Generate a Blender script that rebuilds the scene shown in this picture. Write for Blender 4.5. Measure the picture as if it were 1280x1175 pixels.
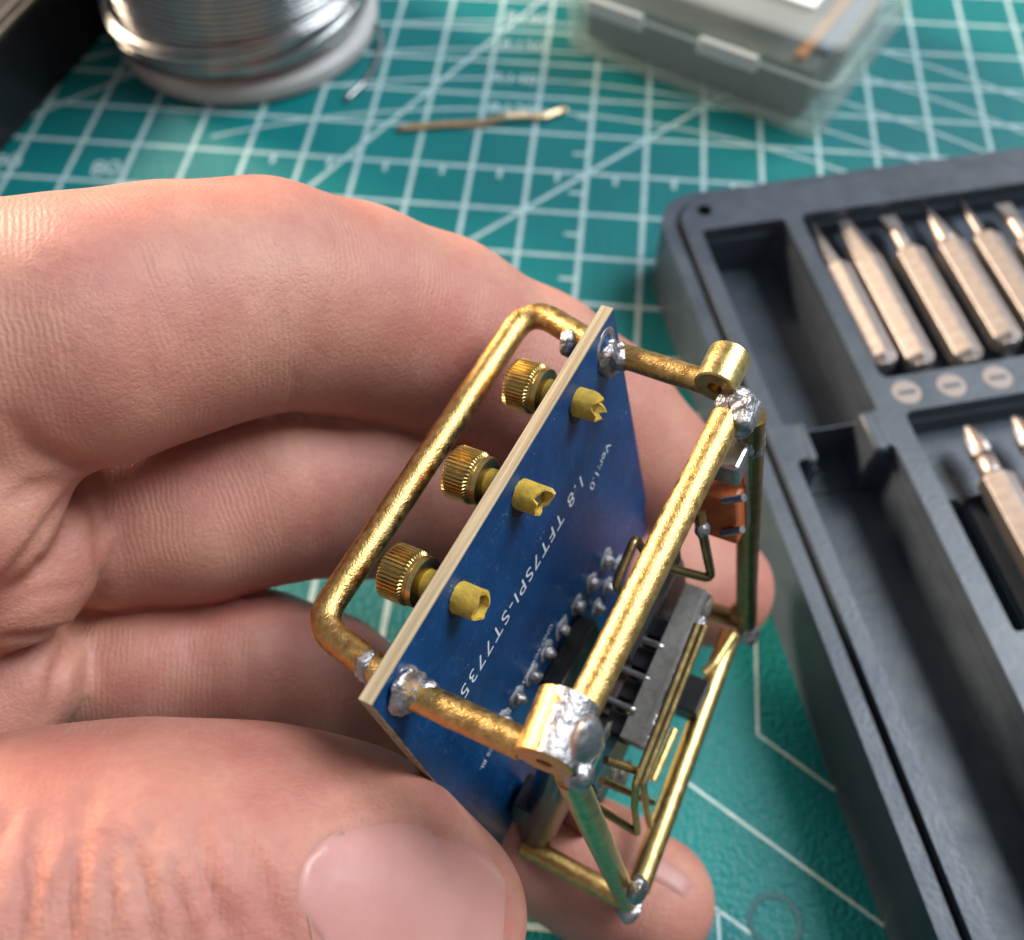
import bpy, bmesh, math, random
import numpy as np
from mathutils import Vector, Matrix, noise

random.seed(7)
for o in list(bpy.data.objects):
    bpy.data.objects.remove(o)
S = bpy.context.scene
COL = S.collection
MM = 0.001

# ------------------------------------------------------------------ camera
FPX = 1250.0                                   # focal length in photo pixels (1280 wide)
TH, ROLL, CH = math.radians(56.867), math.radians(-0.9), 116.76
r0 = np.array([1, 0, 0.]); d0 = np.array([0, -math.sin(TH), -math.cos(TH)])
FW = np.array([0, math.cos(TH), -math.sin(TH)])
RT = r0*math.cos(ROLL) - d0*math.sin(ROLL)
DN = r0*math.sin(ROLL) + d0*math.cos(ROLL)
C0 = np.array([0, 0, CH])
cam_d = bpy.data.cameras.new('camera'); cam = bpy.data.objects.new('camera', cam_d); COL.objects.link(cam)
m = Matrix.Identity(4)
for i in range(3):
    m[i][0] = RT[i]; m[i][1] = -DN[i]; m[i][2] = -FW[i]; m[i][3] = C0[i]*MM
cam.matrix_world = m
cam_d.sensor_width = 36; cam_d.sensor_fit = 'HORIZONTAL'; cam_d.lens = 36*FPX/1280
cam_d.clip_start = 0.005; cam_d.clip_end = 10
cam_d.dof.use_dof = True; cam_d.dof.focus_distance = 0.0715; cam_d.dof.aperture_fstop = cam_d.lens/1.1
S.camera = cam
S.render.engine = 'CYCLES'; S.cycles.max_bounces = 7; S.cycles.diffuse_bounces = 3; S.cycles.glossy_bounces = 4; S.cycles.transparent_max_bounces = 12
S.render.resolution_x = 1024; S.render.resolution_y = 940
S.view_settings.view_transform = 'Standard'; S.view_settings.look = 'None'
S.view_settings.gamma = 1; S.view_settings.exposure = 0.0; S.view_settings.use_curve_mapping = False

# ------------------------------------------------------------------ light: dim room, warm lamp left, cool window right
w = bpy.data.worlds.new('World'); S.world = w; w.use_nodes = True
w.node_tree.nodes['Background'].inputs[0].default_value = (0.97, 0.95, 1.0, 1)
w.node_tree.nodes['Background'].inputs[1].default_value = 0.27

def area(name, pos, target, size, power, color, size_y=None):
    l = bpy.data.lights.new(name, 'AREA'); l.energy = power; l.color = color
    l.shape = 'RECTANGLE'; l.size = size; l.size_y = size_y or size
    o = bpy.data.objects.new(name, l); COL.objects.link(o)
    o.location = pos
    o.rotation_euler = (Vector(target)-Vector(pos)).to_track_quat('-Z', 'Y').to_euler()
    return o
area('warm_lamp', (-0.80, 0.74, 0.45), (0, 0.08, 0.04), 0.30, 34.0, (1.0, 0.78, 0.57))
area('window_light', (0.66, 0.30, 0.88), (0, 0.08, 0.0), 0.60, 18.0, (0.86, 0.93, 1.0))

# ------------------------------------------------------------------ pixel helpers (millimetres, world axes)
def ray(x, y):
    return RT*(x-640)/FPX + DN*(y-587.5)/FPX + FW
def px(x, y, z):
    return C0 + ray(x, y)*z
def pz(x, y, h=0.0):
    d = ray(x, y); return C0 + d*(h-CH)/d[2]
def c2w(P):                                     # camera-space mm -> world mm
    P = np.asarray(P, float); return C0 + P[..., 0:1]*RT + P[..., 1:2]*DN + P[..., 2:3]*FW

# ------------------------------------------------------------------ mesh helpers
def obj(name, verts, faces, mat=None, parent=None, smooth=False, origin=None):
    verts = np.asarray(verts, float)
    if parent is not None:
        org = np.array(parent['_org'])
    else:
        org = verts.mean(0) if origin is None else np.asarray(origin, float)
        if origin is None: org[2] = verts[:, 2].min()
    me = bpy.data.meshes.new(name)
    me.from_pydata(((verts-org)*MM).tolist(), [], [tuple(int(i) for i in f) for f in faces])
    me.update()
    if smooth:
        me.polygons.foreach_set('use_smooth', [True]*len(me.polygons))
    o = bpy.data.objects.new(name, me); COL.objects.link(o)
    if mat: me.materials.append(mat)
    if parent is not None:
        o.parent = parent
    else:
        o.location = org*MM
    o['_org'] = list(org)
    return o
def empty(name, org):
    o = bpy.data.objects.new(name, None); COL.objects.link(o); o.location = np.asarray(org)*MM
    o.empty_display_size = 0.005; o['_org'] = [float(v) for v in org]; return o
def tag(o, label, cat=None, group=None, kind=None):
    o['label'] = label
    if cat: o['category'] = cat
    if group: o['group'] = group
    if kind: o['kind'] = kind
    return o
def autosmooth(o, deg=35):
    me = o.data
    me.polygons.foreach_set('use_smooth', [True]*len(me.polygons))
    try: me.set_sharp_from_angle(angle=math.radians(deg))
    except Exception: pass
def bevel(o, width, seg=2, angle=30):
    b = o.modifiers.new('bevel', 'BEVEL'); b.width = width*MM; b.segments = seg; b.limit_method = 'ANGLE'
    b.angle_limit = math.radians(angle); b.harden_normals = False
    return o
class MB:
    def __init__(s): s.v = []; s.f = []
    def add(s, v, f):
        n = len(s.v); s.v += [tuple(p) for p in v]; s.f += [tuple(i+n for i in q) for q in f]; return s
    def build(s, name, mat, parent=None, smooth=False, **k): return obj(name, s.v, s.f, mat, parent, smooth, **k)
def nrm(v): v = np.asarray(v, float); return v/np.linalg.norm(v)
def frame_of(d):
    d = nrm(d); a = np.array([0, 0, 1.]) if abs(d[2]) < .9 else np.array([1, 0, 0.])
    u = nrm(np.cross(a, d)); return u, np.cross(d, u), d
def g_box(c, ax, h):
    c = np.asarray(c, float); ax = [np.asarray(a, float) for a in ax]
    v = [c+ax[0]*h[0]*i+ax[1]*h[1]*j+ax[2]*h[2]*k for i in (-1, 1) for j in (-1, 1) for k in (-1, 1)]
    f = [(0, 1, 3, 2), (4, 6, 7, 5), (0, 4, 5, 1), (2, 3, 7, 6), (0, 2, 6, 4), (1, 5, 7, 3)]
    if np.dot(np.cross(ax[0], ax[1]), ax[2]) < 0: f = [q[::-1] for q in f]
    return v, f
def fillet(pts, r, n=6):
    out = [np.asarray(pts[0], float)]
    for i in range(1, len(pts)-1):
        p0, p, p1 = [np.asarray(q, float) for q in (pts[i-1], pts[i], pts[i+1])]
        a, b = nrm(p0-p), nrm(p1-p); ang = math.acos(max(-1, min(1, float(a@b))))
        if abs(ang-math.pi) < .05: out.append(p); continue
        rr = r[i-1] if isinstance(r, (list, tuple)) else r
        t = min(rr/math.tan(ang/2), .48*np.linalg.norm(p0-p), .48*np.linalg.norm(p1-p))
        s, e = p+a*t, p+b*t
        for k in range(n+1):
            u = k/n; out.append((1-u)**2*s + 2*u*(1-u)*p + u*u*e)
    out.append(np.asarray(pts[-1], float)); return out
def resample(pts, step):
    out = [pts[0]]
    for a, b in zip(pts[:-1], pts[1:]):
        n = max(1, int(np.linalg.norm(np.asarray(b)-a)/step))
        for k in range(1, n+1): out.append(np.asarray(a)+(np.asarray(b)-np.asarray(a))*k/n)
    return out
def g_tube(pts, r, seg=16, cap=True, wob=0.0, fl=1.0):
    pts = [np.asarray(p, float) for p in pts]; n = len(pts)
    rs = list(r) if hasattr(r, '__len__') else [r]*n
    t = [nrm(pts[min(i+1, n-1)]-pts[max(i-1, 0)]) for i in range(n)]
    u, w_, _ = frame_of(t[0]); v = []; f = []
    for i in range(n):
        u = nrm(u-t[i]*(u@t[i])); w_ = np.cross(t[i], u)
        for k in range(seg):
            a = 2*math.pi*k/seg
            rr = rs[i]*(1+wob*noise.noise(Vector(pts[i]*.7+np.array([k*.31, 0, 0]))))
            v.append(pts[i]+u*rr*math.cos(a)+w_*rr*fl*math.sin(a))
    for i in range(n-1):
        for k in range(seg):
            k2 = (k+1) % seg; f.append((i*seg+k, i*seg+k2, (i+1)*seg+k2, (i+1)*seg+k))
    if cap:
        f.append(tuple(range(seg))[::-1]); f.append(tuple((n-1)*seg+k for k in range(seg)))
    return v, f
def g_lathe(base, axis, prof, seg=32, rad=None, closed=False):
    """prof: (t along axis, radius); rad(k, t, r) may vary the radius around."""
    base = np.asarray(base, float); u, w_, d = frame_of(axis); v = []; f = []; n = len(prof)
    for i, (t, r) in enumerate(prof):
        for k in range(seg):
            a = 2*math.pi*k/seg; rr = rad(k, i, r) if rad else r
            v.append(base+d*t+u*rr*math.cos(a)+w_*rr*math.sin(a))
    m_ = n if closed else n-1
    for i in range(m_):
        j = (i+1) % n
        for k in range(seg):
            k2 = (k+1) % seg; f.append((i*seg+k, i*seg+k2, j*seg+k2, j*seg+k))
    if not closed:
        if prof[0][1] > 1e-6: f.append(tuple(range(seg))[::-1])
        if prof[-1][1] > 1e-6: f.append(tuple((n-1)*seg+k for k in range(seg)))
    return v, f
def g_blob(c, ax, h, lev=3, amp=.18, fr=1.1, seed=0):
    bm = bmesh.new(); bmesh.ops.create_icosphere(bm, subdivisions=lev, radius=1)
    v = []
    for q in bm.verts:
        p = q.co.copy(); k = 1+amp*noise.noise(p*fr+Vector((seed*3.7, seed*1.3, 0)))+amp*.45*noise.noise(p*fr*3+Vector((0, seed*2.1, 5)))
        v.append(np.asarray(c)+sum(np.asarray(ax[i])*h[i]*p[i]*k for i in range(3)))
    bm.verts.index_update(); f = [tuple(x.index for x in q.verts) for q in bm.faces]; bm.free(); 
    if np.dot(np.cross(ax[0], ax[1]), ax[2]) < 0: f = [q[::-1] for q in f]
    return v, f

# ------------------------------------------------------------------ materials
def N(nt, typ, **k):
    n = nt.nodes.new(typ)
    for a, b in k.items():
        if a.startswith('i_'): n.inputs[a[2:].replace('_', ' ')].default_value = b
        else: setattr(n, a, b)
    return n
def mat(name, color, rough=.5, metal=0., spec=.5, noise_s=None, noise_amt=.15, bump=None, bump_s=None, col2=None, sss=None, coat=0, trans=0, ior=1.45, stretch=None, rvar=0.0, bump_d=0.0001):
    M = bpy.data.materials.new(name); M.use_nodes = True; nt = M.node_tree; b = nt.nodes['Principled BSDF']
    b.inputs['Base Color'].default_value = (*color, 1); b.inputs['Roughness'].default_value = rough; b.inputs['Metallic'].default_value = metal
    b.inputs['Specular IOR Level'].default_value = spec; b.inputs['Coat Weight'].default_value = coat; b.inputs['Coat Roughness'].default_value = .12
    b.inputs['Transmission Weight'].default_value = trans; b.inputs['IOR'].default_value = ior
    tc = N(nt, 'ShaderNodeTexCoord'); mp = N(nt, 'ShaderNodeMapping'); mp.inputs['Scale'].default_value = (1000, 1000, 1000)
    nt.links.new(tc.outputs['Object'], mp.inputs[0]); vec = mp.outputs[0]
    if stretch is not None:                     # compress the noise across a direction: stretch = (matrix euler, scale)
        mp.inputs['Rotation'].default_value = stretch[0]; mp.inputs['Scale'].default_value = tuple(1000*s for s in stretch[1])
    if noise_s:
        nz = N(nt, 'ShaderNodeTexNoise', i_Scale=noise_s, i_Detail=5.0, i_Roughness=.6); nt.links.new(vec, nz.inputs['Vector'])
        cr = N(nt, 'ShaderNodeValToRGB'); cr.color_ramp.elements[0].position = .33; cr.color_ramp.elements[1].position = .68
        c2 = col2 or tuple(c*(1-noise_amt) for c in color)
        cr.color_ramp.elements[0].color = (*c2, 1); cr.color_ramp.elements[1].color = (*color, 1)
        nt.links.new(nz.outputs['Fac'], cr.inputs[0]); nt.links.new(cr.outputs[0], b.inputs['Base Color'])
        if rvar:
            mr = N(nt, 'ShaderNodeMapRange'); mr.inputs['To Min'].default_value = rough-rvar; mr.inputs['To Max'].default_value = rough+rvar
            mr.inputs['From Min'].default_value = .3; mr.inputs['From Max'].default_value = .7
            nt.links.new(nz.outputs['Fac'], mr.inputs['Value']); nt.links.new(mr.outputs[0], b.inputs['Roughness'])
    if bump:
        nb = N(nt, 'ShaderNodeTexNoise', i_Scale=bump_s, i_Detail=4.0); nt.links.new(vec, nb.inputs['Vector'])
        bp = N(nt, 'ShaderNodeBump', i_Strength=bump); bp.inputs['Distance'].default_value = bump_d
        nt.links.new(nb.outputs['Fac'], bp.inputs['Height']); nt.links.new(bp.outputs[0], b.inputs['Normal'])
    if sss:
        b.inputs['Subsurface Weight'].default_value = sss[0]; b.inputs['Subsurface Radius'].default_value = sss[1]; b.inputs['Subsurface Scale'].default_value = sss[2]
    M['b'] = 1
    return M
BR = mat('brass', (.74, .51, .20), .38, 1, noise_s=1.6, col2=(.52, .29, .09), bump=.55, bump_s=6, rvar=.10)
BR2 = mat('brass_bright', (.80, .62, .27), .33, 1, noise_s=1.2, col2=(.60, .41, .14), bump=.3, bump_s=5, rvar=.06)
BRD = mat('brass_dark', (.42, .30, .12), .36, 1, noise_s=.7, col2=(.26, .17, .07), bump=.4, bump_s=2.5)  # darker, browner brass for the far rods and small wires
KN = mat('brass_knurled', (.66, .49, .19), .30, 1, noise_s=1.5, col2=(.45, .32, .11))
SO = mat('solder', (.56, .55, .56), .42, 1, noise_s=1.3, col2=(.30, .27, .27), bump=.6, bump_s=2.4, rvar=.08, bump_d=.0003)
STL = mat('steel', (.52, .51, .50), .30, 1, noise_s=.9, noise_amt=.35, bump=.3, bump_s=2)
STD = mat('dark_steel', (.20, .21, .235), .26, 1, noise_s=.8, noise_amt=.4)
YE = mat('yellow_sleeve', (.70, .47, .055), .48, noise_s=.9, col2=(.40, .26, .05), bump=.7, bump_s=2.2, sss=(.15, (1, .6, .1), .0004))
BLK = mat('black_plastic', (.018, .018, .02), .38, noise_s=.7, noise_amt=.4, bump=.3, bump_s=3)
GRB = mat('grey_strip', (.24, .225, .205), .55, noise_s=1.5, noise_amt=.3, bump=.4, bump_s=5)
DKS = mat('dark_strip', (.075, .04, .033), .5, noise_s=1.2, noise_amt=.5, bump=.4, bump_s=3)
ORG = mat('orange_switch', (.50, .115, .028), .42, noise_s=.8, noise_amt=.35, bump=.3, bump_s=2)
INK = mat('white_print', (.72, .76, .78), .5)
FLX = mat('flux_residue', (.20, .17, .12), .35, noise_s=1.1, col2=(.05, .06, .07), bump=.8, bump_s=2, coat=.4)
WIT = mat('brass_wire_metal', (.90, .66, .40), .35, 1, noise_s=.5, noise_amt=.3)

def node_pcb():
    M = mat('blue_board', (.004, .050, .175), .36, spec=.4)
    nt = M.node_tree; b = nt.nodes['Principled BSDF']
    tc = [n for n in nt.nodes if n.type == 'MAPPING'][0]
    n1 = N(nt, 'ShaderNodeTexNoise', i_Scale=.28, i_Detail=3.0); nt.links.new(tc.outputs[0], n1.inputs['Vector'])
    r1 = N(nt, 'ShaderNodeValToRGB'); r1.color_ramp.elements[0].color = (.003, .036, .120, 1); r1.color_ramp.elements[1].color = (.004, .050, .160, 1)
    r1.color_ramp.elements[0].position = .35; r1.color_ramp.elements[1].position = .65
    nt.links.new(n1.outputs['Fac'], r1.inputs[0])
    n2 = N(nt, 'ShaderNodeTexVoronoi', i_Scale=3.4); nt.links.new(tc.outputs[0], n2.inputs['Vector'])   # dust specks
    n3 = N(nt, 'ShaderNodeTexNoise', i_Scale=.5, i_Detail=3.0); nt.links.new(tc.outputs[0], n3.inputs['Vector'])
    mm = N(nt, 'ShaderNodeMath', operation='LESS_THAN'); nt.links.new(n2.outputs['Distance'], mm.inputs[0])
    mr = N(nt, 'ShaderNodeMapRange'); mr.inputs['From Min'].default_value = .48; mr.inputs['From Max'].default_value = .75; mr.inputs['To Min'].default_value = .0; mr.inputs['To Max'].default_value = .27
    nt.links.new(n3.outputs['Fac'], mr.inputs['Value']); nt.links.new(mr.outputs[0], mm.inputs[1])
    mx = N(nt, 'ShaderNodeMix', data_type='RGBA'); mx.inputs[7].default_value = (.42, .50, .60, 1)
    ml = N(nt, 'ShaderNodeMath', operation='MULTIPLY'); ml.inputs[1].default_value = .55
    nt.links.new(mm.outputs[0], ml.inputs[0]); nt.links.new(ml.outputs[0], mx.inputs[0]); nt.links.new(r1.outputs[0], mx.inputs[6]); nt.links.new(mx.outputs[2], b.inputs['Base Color'])
    n7 = N(nt, 'ShaderNodeTexNoise', i_Scale=1.1, i_Detail=6.0, i_Roughness=.75); nt.links.new(tc.outputs[0], n7.inputs['Vector'])      # flux smears
    m7 = N(nt, 'ShaderNodeMapRange'); m7.inputs['From Min'].default_value = .55; m7.inputs['From Max'].default_value = .85; m7.inputs['To Max'].default_value = .22; nt.links.new(n7.outputs['Fac'], m7.inputs['Value'])
    x7 = N(nt, 'ShaderNodeMix', data_type='RGBA'); x7.inputs[7].default_value = (.20, .27, .36, 1)
    nt.links.new(m7.outputs[0], x7.inputs[0]); nt.links.new(mx.outputs[2], x7.inputs[6]); nt.links.new(x7.outputs[2], b.inputs['Base Color'])
    r7 = N(nt, 'ShaderNodeMapRange'); r7.inputs['From Min'].default_value = .4; r7.inputs['From Max'].default_value = .7; r7.inputs['To Min'].default_value = .30; r7.inputs['To Max'].default_value = .5; nt.links.new(n7.outputs['Fac'], r7.inputs['Value']); nt.links.new(r7.outputs[0], b.inputs['Roughness'])
    n4 = N(nt, 'ShaderNodeTexNoise', i_Scale=3.0, i_Detail=4.0); nt.links.new(tc.outputs[0], n4.inputs['Vector'])
    bp = N(nt, 'ShaderNodeBump', i_Strength=.25); bp.inputs['Distance'].default_value = .00008
    nt.links.new(n4.outputs['Fac'], bp.inputs['Height']); nt.links.new(bp.outputs[0], b.inputs['Normal'])
    return M
PCB = node_pcb()

def node_skin():
    M = bpy.data.materials.new('skin'); M.use_nodes = True; nt = M.node_tree; b = nt.nodes['Principled BSDF']
    tc = N(nt, 'ShaderNodeTexCoord'); mp = N(nt, 'ShaderNodeMapping'); mp.inputs['Scale'].default_value = (1000,)*3
    nt.links.new(tc.outputs['Object'], mp.inputs[0]); V = mp.outputs[0]
    n1 = N(nt, 'ShaderNodeTexNoise', i_Scale=.11, i_Detail=4.0, i_Roughness=.55); nt.links.new(V, n1.inputs['Vector'])
    r1 = N(nt, 'ShaderNodeValToRGB'); e = r1.color_ramp.elements
    e[0].position = .32; e[0].color = (.52, .190, .145, 1); e[1].position = .68; e[1].color = (.65, .315, .225, 1)
    nt.links.new(n1.outputs['Fac'], r1.inputs[0])
    n2 = N(nt, 'ShaderNodeTexNoise', i_Scale=1.6, i_Detail=3.0); nt.links.new(V, n2.inputs['Vector'])
    mx = N(nt, 'ShaderNodeMix', data_type='RGBA', blend_type='MULTIPLY'); mx.inputs[0].default_value = .22
    nt.links.new(r1.outputs[0], mx.inputs[6]); nt.links.new(n2.outputs['Fac'], mx.inputs[7]); nt.links.new(mx.outputs[2], b.inputs['Base Color'])
    b.inputs['Roughness'].default_value = .46; b.inputs['Specular IOR Level'].default_value = .42
    b.inputs['Subsurface Weight'].default_value = .16; b.inputs['Subsurface Radius'].default_value = (1.0, .30, .16); b.inputs['Subsurface Scale'].default_value = .0022
    # friction ridges running round the fingers, broken by noise, and fine cell lines
    at = N(nt, 'ShaderNodeAttribute', attribute_name='ridge')
    nw = N(nt, 'ShaderNodeTexNoise', i_Scale=.35, i_Detail=3.0); nt.links.new(V, nw.inputs['Vector'])
    ad = N(nt, 'ShaderNodeMath', operation='MULTIPLY_ADD'); ad.inputs[1].default_value = 1.1; nt.links.new(nw.outputs['Fac'], ad.inputs[0]); nt.links.new(at.outputs['Fac'], ad.inputs[2])
    mu = N(nt, 'ShaderNodeMath', operation='MULTIPLY'); mu.inputs[1].default_value = 2*math.pi/.46; nt.links.new(ad.outputs[0], mu.inputs[0])
    sn = N(nt, 'ShaderNodeMath', operation='SINE'); nt.links.new(mu.outputs[0], sn.inputs[0])
    vo = N(nt, 'ShaderNodeTexVoronoi', i_Scale=1.9, feature='DISTANCE_TO_EDGE'); nt.links.new(V, vo.inputs['Vector'])
    vm = N(nt, 'ShaderNodeMapRange'); vm.inputs['From Max'].default_value = .22; nt.links.new(vo.outputs['Distance'], vm.inputs['Value'])
    n5 = N(nt, 'ShaderNodeTexNoise', i_Scale=.22, i_Detail=2.0); nt.links.new(V, n5.inputs['Vector'])
    mk = N(nt, 'ShaderNodeMapRange'); mk.inputs['From Min'].default_value = .40; mk.inputs['From Max'].default_value = .62; mk.inputs['To Min'].default_value = .05; mk.inputs['To Max'].default_value = .17
    nt.links.new(n5.outputs['Fac'], mk.inputs['Value'])
    s1 = N(nt, 'ShaderNodeMath', operation='MULTIPLY'); nt.links.new(sn.outputs[0], s1.inputs[0])
    am = N(nt, 'ShaderNodeAttribute', attribute_name='ridge_mask'); mm_ = N(nt, 'ShaderNodeMath', operation='MULTIPLY')
    nt.links.new(mk.outputs[0], mm_.inputs[0]); nt.links.new(am.outputs['Fac'], mm_.inputs[1]); nt.links.new(mm_.outputs[0], s1.inputs[1])
    n6 = N(nt, 'ShaderNodeTexNoise', i_Scale=3.2, i_Detail=6.0, i_Roughness=.65); nt.links.new(V, n6.inputs['Vector'])
    a1 = N(nt, 'ShaderNodeMath', operation='MULTIPLY_ADD'); a1.inputs[1].default_value = .12; nt.links.new(vm.outputs[0], a1.inputs[0]); nt.links.new(s1.outputs[0], a1.inputs[2])
    a2 = N(nt, 'ShaderNodeMath', operation='MULTIPLY_ADD'); a2.inputs[1].default_value = .9; nt.links.new(n6.outputs['Fac'], a2.inputs[0]); nt.links.new(a1.outputs[0], a2.inputs[2])
    bp = N(nt, 'ShaderNodeBump', i_Strength=.62); bp.inputs['Distance'].default_value = .00016
    nt.links.new(a2.outputs[0], bp.inputs['Height']); nt.links.new(bp.outputs[0], b.inputs['Normal'])
    return M
SKIN = node_skin()
NAIL = mat('nail', (.60, .30, .255), .40, spec=.4, noise_s=.12, col2=(.54, .245, .215), bump=.35, bump_s=1.2, sss=(.2, (1, .35, .2), .0015), coat=.2)

# ------------------------------------------------------------------ cutting mat (the surface everything lies on)
YAW = math.radians(6.853); G0 = np.array([13.718, 136.972])
GU = np.array([math.cos(YAW), -math.sin(YAW)]); GV = np.array([math.sin(YAW), math.cos(YAW)])
def gp(u, v, z=0.0):
    p = G0+10*(u*GU+v*GV); return np.array([p[0], p[1], z])
def node_mat():
    M = mat('mat_green', (.0, .235, .225), .42, spec=.45)
    nt = M.node_tree; b = nt.nodes['Principled BSDF']; V = [n for n in nt.nodes if n.type == 'MAPPING'][0].outputs[0]
    n1 = N(nt, 'ShaderNodeTexNoise', i_Scale=.035, i_Detail=4.0); nt.links.new(V, n1.inputs['Vector'])
    r = N(nt, 'ShaderNodeValToRGB'); r.color_ramp.elements[0].position = .3; r.color_ramp.elements[1].position = .7
    r.color_ramp.elements[0].color = (.0, .122, .132, 1); r.color_ramp.elements[1].color = (.0, .165, .163, 1)
    nt.links.new(n1.outputs['Fac'], r.inputs[0]); nt.links.new(r.outputs[0], b.inputs['Base Color'])
    vo = N(nt, 'ShaderNodeTexNoise', i_Scale=1.5, i_Detail=2.0); nt.links.new(V, vo.inputs['Vector'])
    bp = N(nt, 'ShaderNodeBump', i_Strength=.8); bp.inputs['Distance'].default_value = .00035
    nt.links.new(vo.outputs['Fac'], bp.inputs['Height']); nt.links.new(bp.outputs[0], b.inputs['Normal'])
    return M
MATG = node_mat()
c = [gp(-30, -25), gp(30, -25), gp(30, 25), gp(-30, 25)]
mat_o = obj('cutting_mat', c+[p-[0, 0, 3] for p in c], [(0, 1, 2, 3), (7, 6, 5, 4), (0, 4, 5, 1), (1, 5, 6, 2), (2, 6, 7, 3), (3, 7, 4, 0)], MATG, origin=(0, 130, 0))
tag(mat_o, 'green self-healing cutting mat with white printed grid and angle lines', kind='structure')
LINE = mat('mat_print', (.42, .54, .54), .5, noise_s=.5, col2=(.28, .43, .44), bump=.5, bump_s=1.5)
lines = MB()
def mline(p, q, wd=.75, z=.05):
    p = np.asarray(p, float); q = np.asarray(q, float); d = nrm(q-p); n = np.array([-d[1], d[0], 0])*wd/2
    e = np.array([0, 0, z]); lines.add([p-n+e, q-n+e, q+n+e, p+n+e], [(0, 1, 2, 3)])
for u in range(-16, 15):
    lo = -16 if u < 1 else -7
    mline(gp(u, lo), gp(u, 16), .8, .05+.004*(u % 3))
for v in range(-16, 17):
    mline(gp(-16, v), gp(14 if v > -8 else .5, v), .75, .065+.004*(v % 3))
mline(gp(-4, -4), gp(9, 9), .8, .085); mline(gp(-7.2, -5), gp(1.5, 9.7), .8, .09)
mline(gp(-11, -.2), gp(-6, 4.5), .7, .085); mline(gp(-11, 1.6), gp(-7, 4), .7, .088)
for k, R in enumerate((13.6, 14.5, 15.4, 16.3, 17.2)):
    prev = None
    for j in range(41):
        a = math.radians(45+1.75*j); p = gp(-1+R*math.cos(a), -12+R*math.sin(a))
        if prev is not None: mline(prev, p, .6, .10+.003*(j % 2))
        prev = p
for k in range(-6, 7):
    mline(gp(k+.5, -.02), gp(k+.5, -.25), .7, .07); mline(gp(.0, k+.5), gp(-.28, k+.5), .7, .07)
def W0(x, y): return pz(x, y, 0)
for a, b_ in (((944, 770), (947, 918)), ((947, 918), (1085, 1018)), ((838, 963), (1140, 1183)), ((893, 1135), (960, 1182)), ((897, 1138), (899, 1180))):
    mline(W0(*a), W0(*b_), .38, .06)
o = lines.build('printed_line', LINE, mat_o); o['kind'] = 'stuff'
def text(name, body, size, mtx, matl, parent, extrude=0.0, space=1.0, bold=0.0):
    cu = bpy.data.curves.new(name, 'FONT'); cu.body = body; cu.size = size*MM; cu.extrude = extrude*MM
    cu.align_x = 'CENTER'; cu.align_y = 'CENTER'; cu.space_character = space; cu.offset = bold*MM
    t = bpy.data.objects.new(name, cu); COL.objects.link(t)
    dg = bpy.context.evaluated_depsgraph_get(); me = bpy.data.meshes.new_from_object(t.evaluated_get(dg))
    bpy.data.objects.remove(t); o = bpy.data.objects.new(name, me); COL.objects.link(o); me.materials.clear(); me.materials.append(matl)
    o.parent = parent; o.matrix_local = mtx
    return o
def text_at(name, body, size, P, X, Y, matl, parent, **k):
    X = nrm(X); Y = nrm(np.asarray(Y)-X*(X@np.asarray(Y))); Z = np.cross(X, Y); org = np.array(parent['_org'])
    m = Matrix.Identity(4)
    for i in range(3): m[i][0] = X[i]; m[i][1] = Y[i]; m[i][2] = Z[i]; m[i][3] = (P[i]-org[i])*MM
    return text(name, body, size, m, matl, parent, **k)
U3 = np.array([*GU, 0]); V3 = np.array([*GV, 0])
for (x, y), t_ in zip(((660, 22), (654, 57), (643, 99), (640, 137)), ('R160', 'R150', 'R140', 'R130')):
    text_at('printed_number', t_, 4.2, pz(x, y, .12), U3, V3, LINE, mat_o, bold=.05)
for u, t_ in ((-10.15, '90'), (-8.35, '80')):
    text_at('printed_number', t_, 5.2, gp(u, -.68, .12), U3+V3*.12, V3, LINE, mat_o, bold=.06)
v_, f_ = g_lathe(pz(968, 1152, .0), (0, 0, 1), [(0.03, 3.0), (.09, 2.95), (.09, 2.35), (.03, 2.3)], 40, closed=True)
obj('printed_ring', v_, f_, mat('mat_ring_print', (0, .075, .08), .4), mat_o)

# ------------------------------------------------------------------ bit case
CASE = mat('case_plastic', (.056, .072, .094), .38, spec=.5, noise_s=.25, noise_amt=.25, rvar=.07, bump=.35, bump_s=1.6, bump_d=.00015)
TX = np.array([math.cos(math.radians(10)), math.sin(math.radians(10)), 0]); TY = np.array([TX[1], -TX[0], 0]); TO = np.array([21.64, 115.88, 0]); TZ = np.array([0, 0, 1.])
def tp(x, y, z=0.): return TO+TX*x+TY*y+TZ*z
def tloc(x, y, h):
    P = pz(x, y, h)-TO; return P@TX, P@TY
def g_rrect(x0, y0, x1, y1, r, z0, z1, n=8):
    pts = []
    for cx, cy, a0 in ((x1-r, y1-r, 0), (x0+r, y1-r, 90), (x0+r, y0+r, 180), (x1-r, y0+r, 270)):
        for k in range(n+1):
            a = math.radians(a0+90*k/n); pts.append((cx+r*math.cos(a), cy+r*math.sin(a)))
    m_ = len(pts)
    v = [tp(x, y, z0) for x, y in pts]+[tp(x, y, z1) for x, y in pts]
    f = [tuple(range(m_)), tuple(range(m_, 2*m_))[::-1]]+[(i, i+m_, (i+1) % m_+m_, (i+1) % m_) for i in range(m_)]
    return v, f
case = empty('bit_case', tp(0, 0, 0))
tag(case, 'dark slate plastic case with pockets holding hex screwdriver bits', 'tool case')
HT = 14.0
body = obj('case_body', *g_rrect(0, 0, 112, 150, 6.5, 0.02, HT-.9), CASE, case)
inner = obj('case_deck', *g_rrect(2.7, 2.4, 109.3, 147.6, 4.6, .5, HT), CASE, case)
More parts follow.
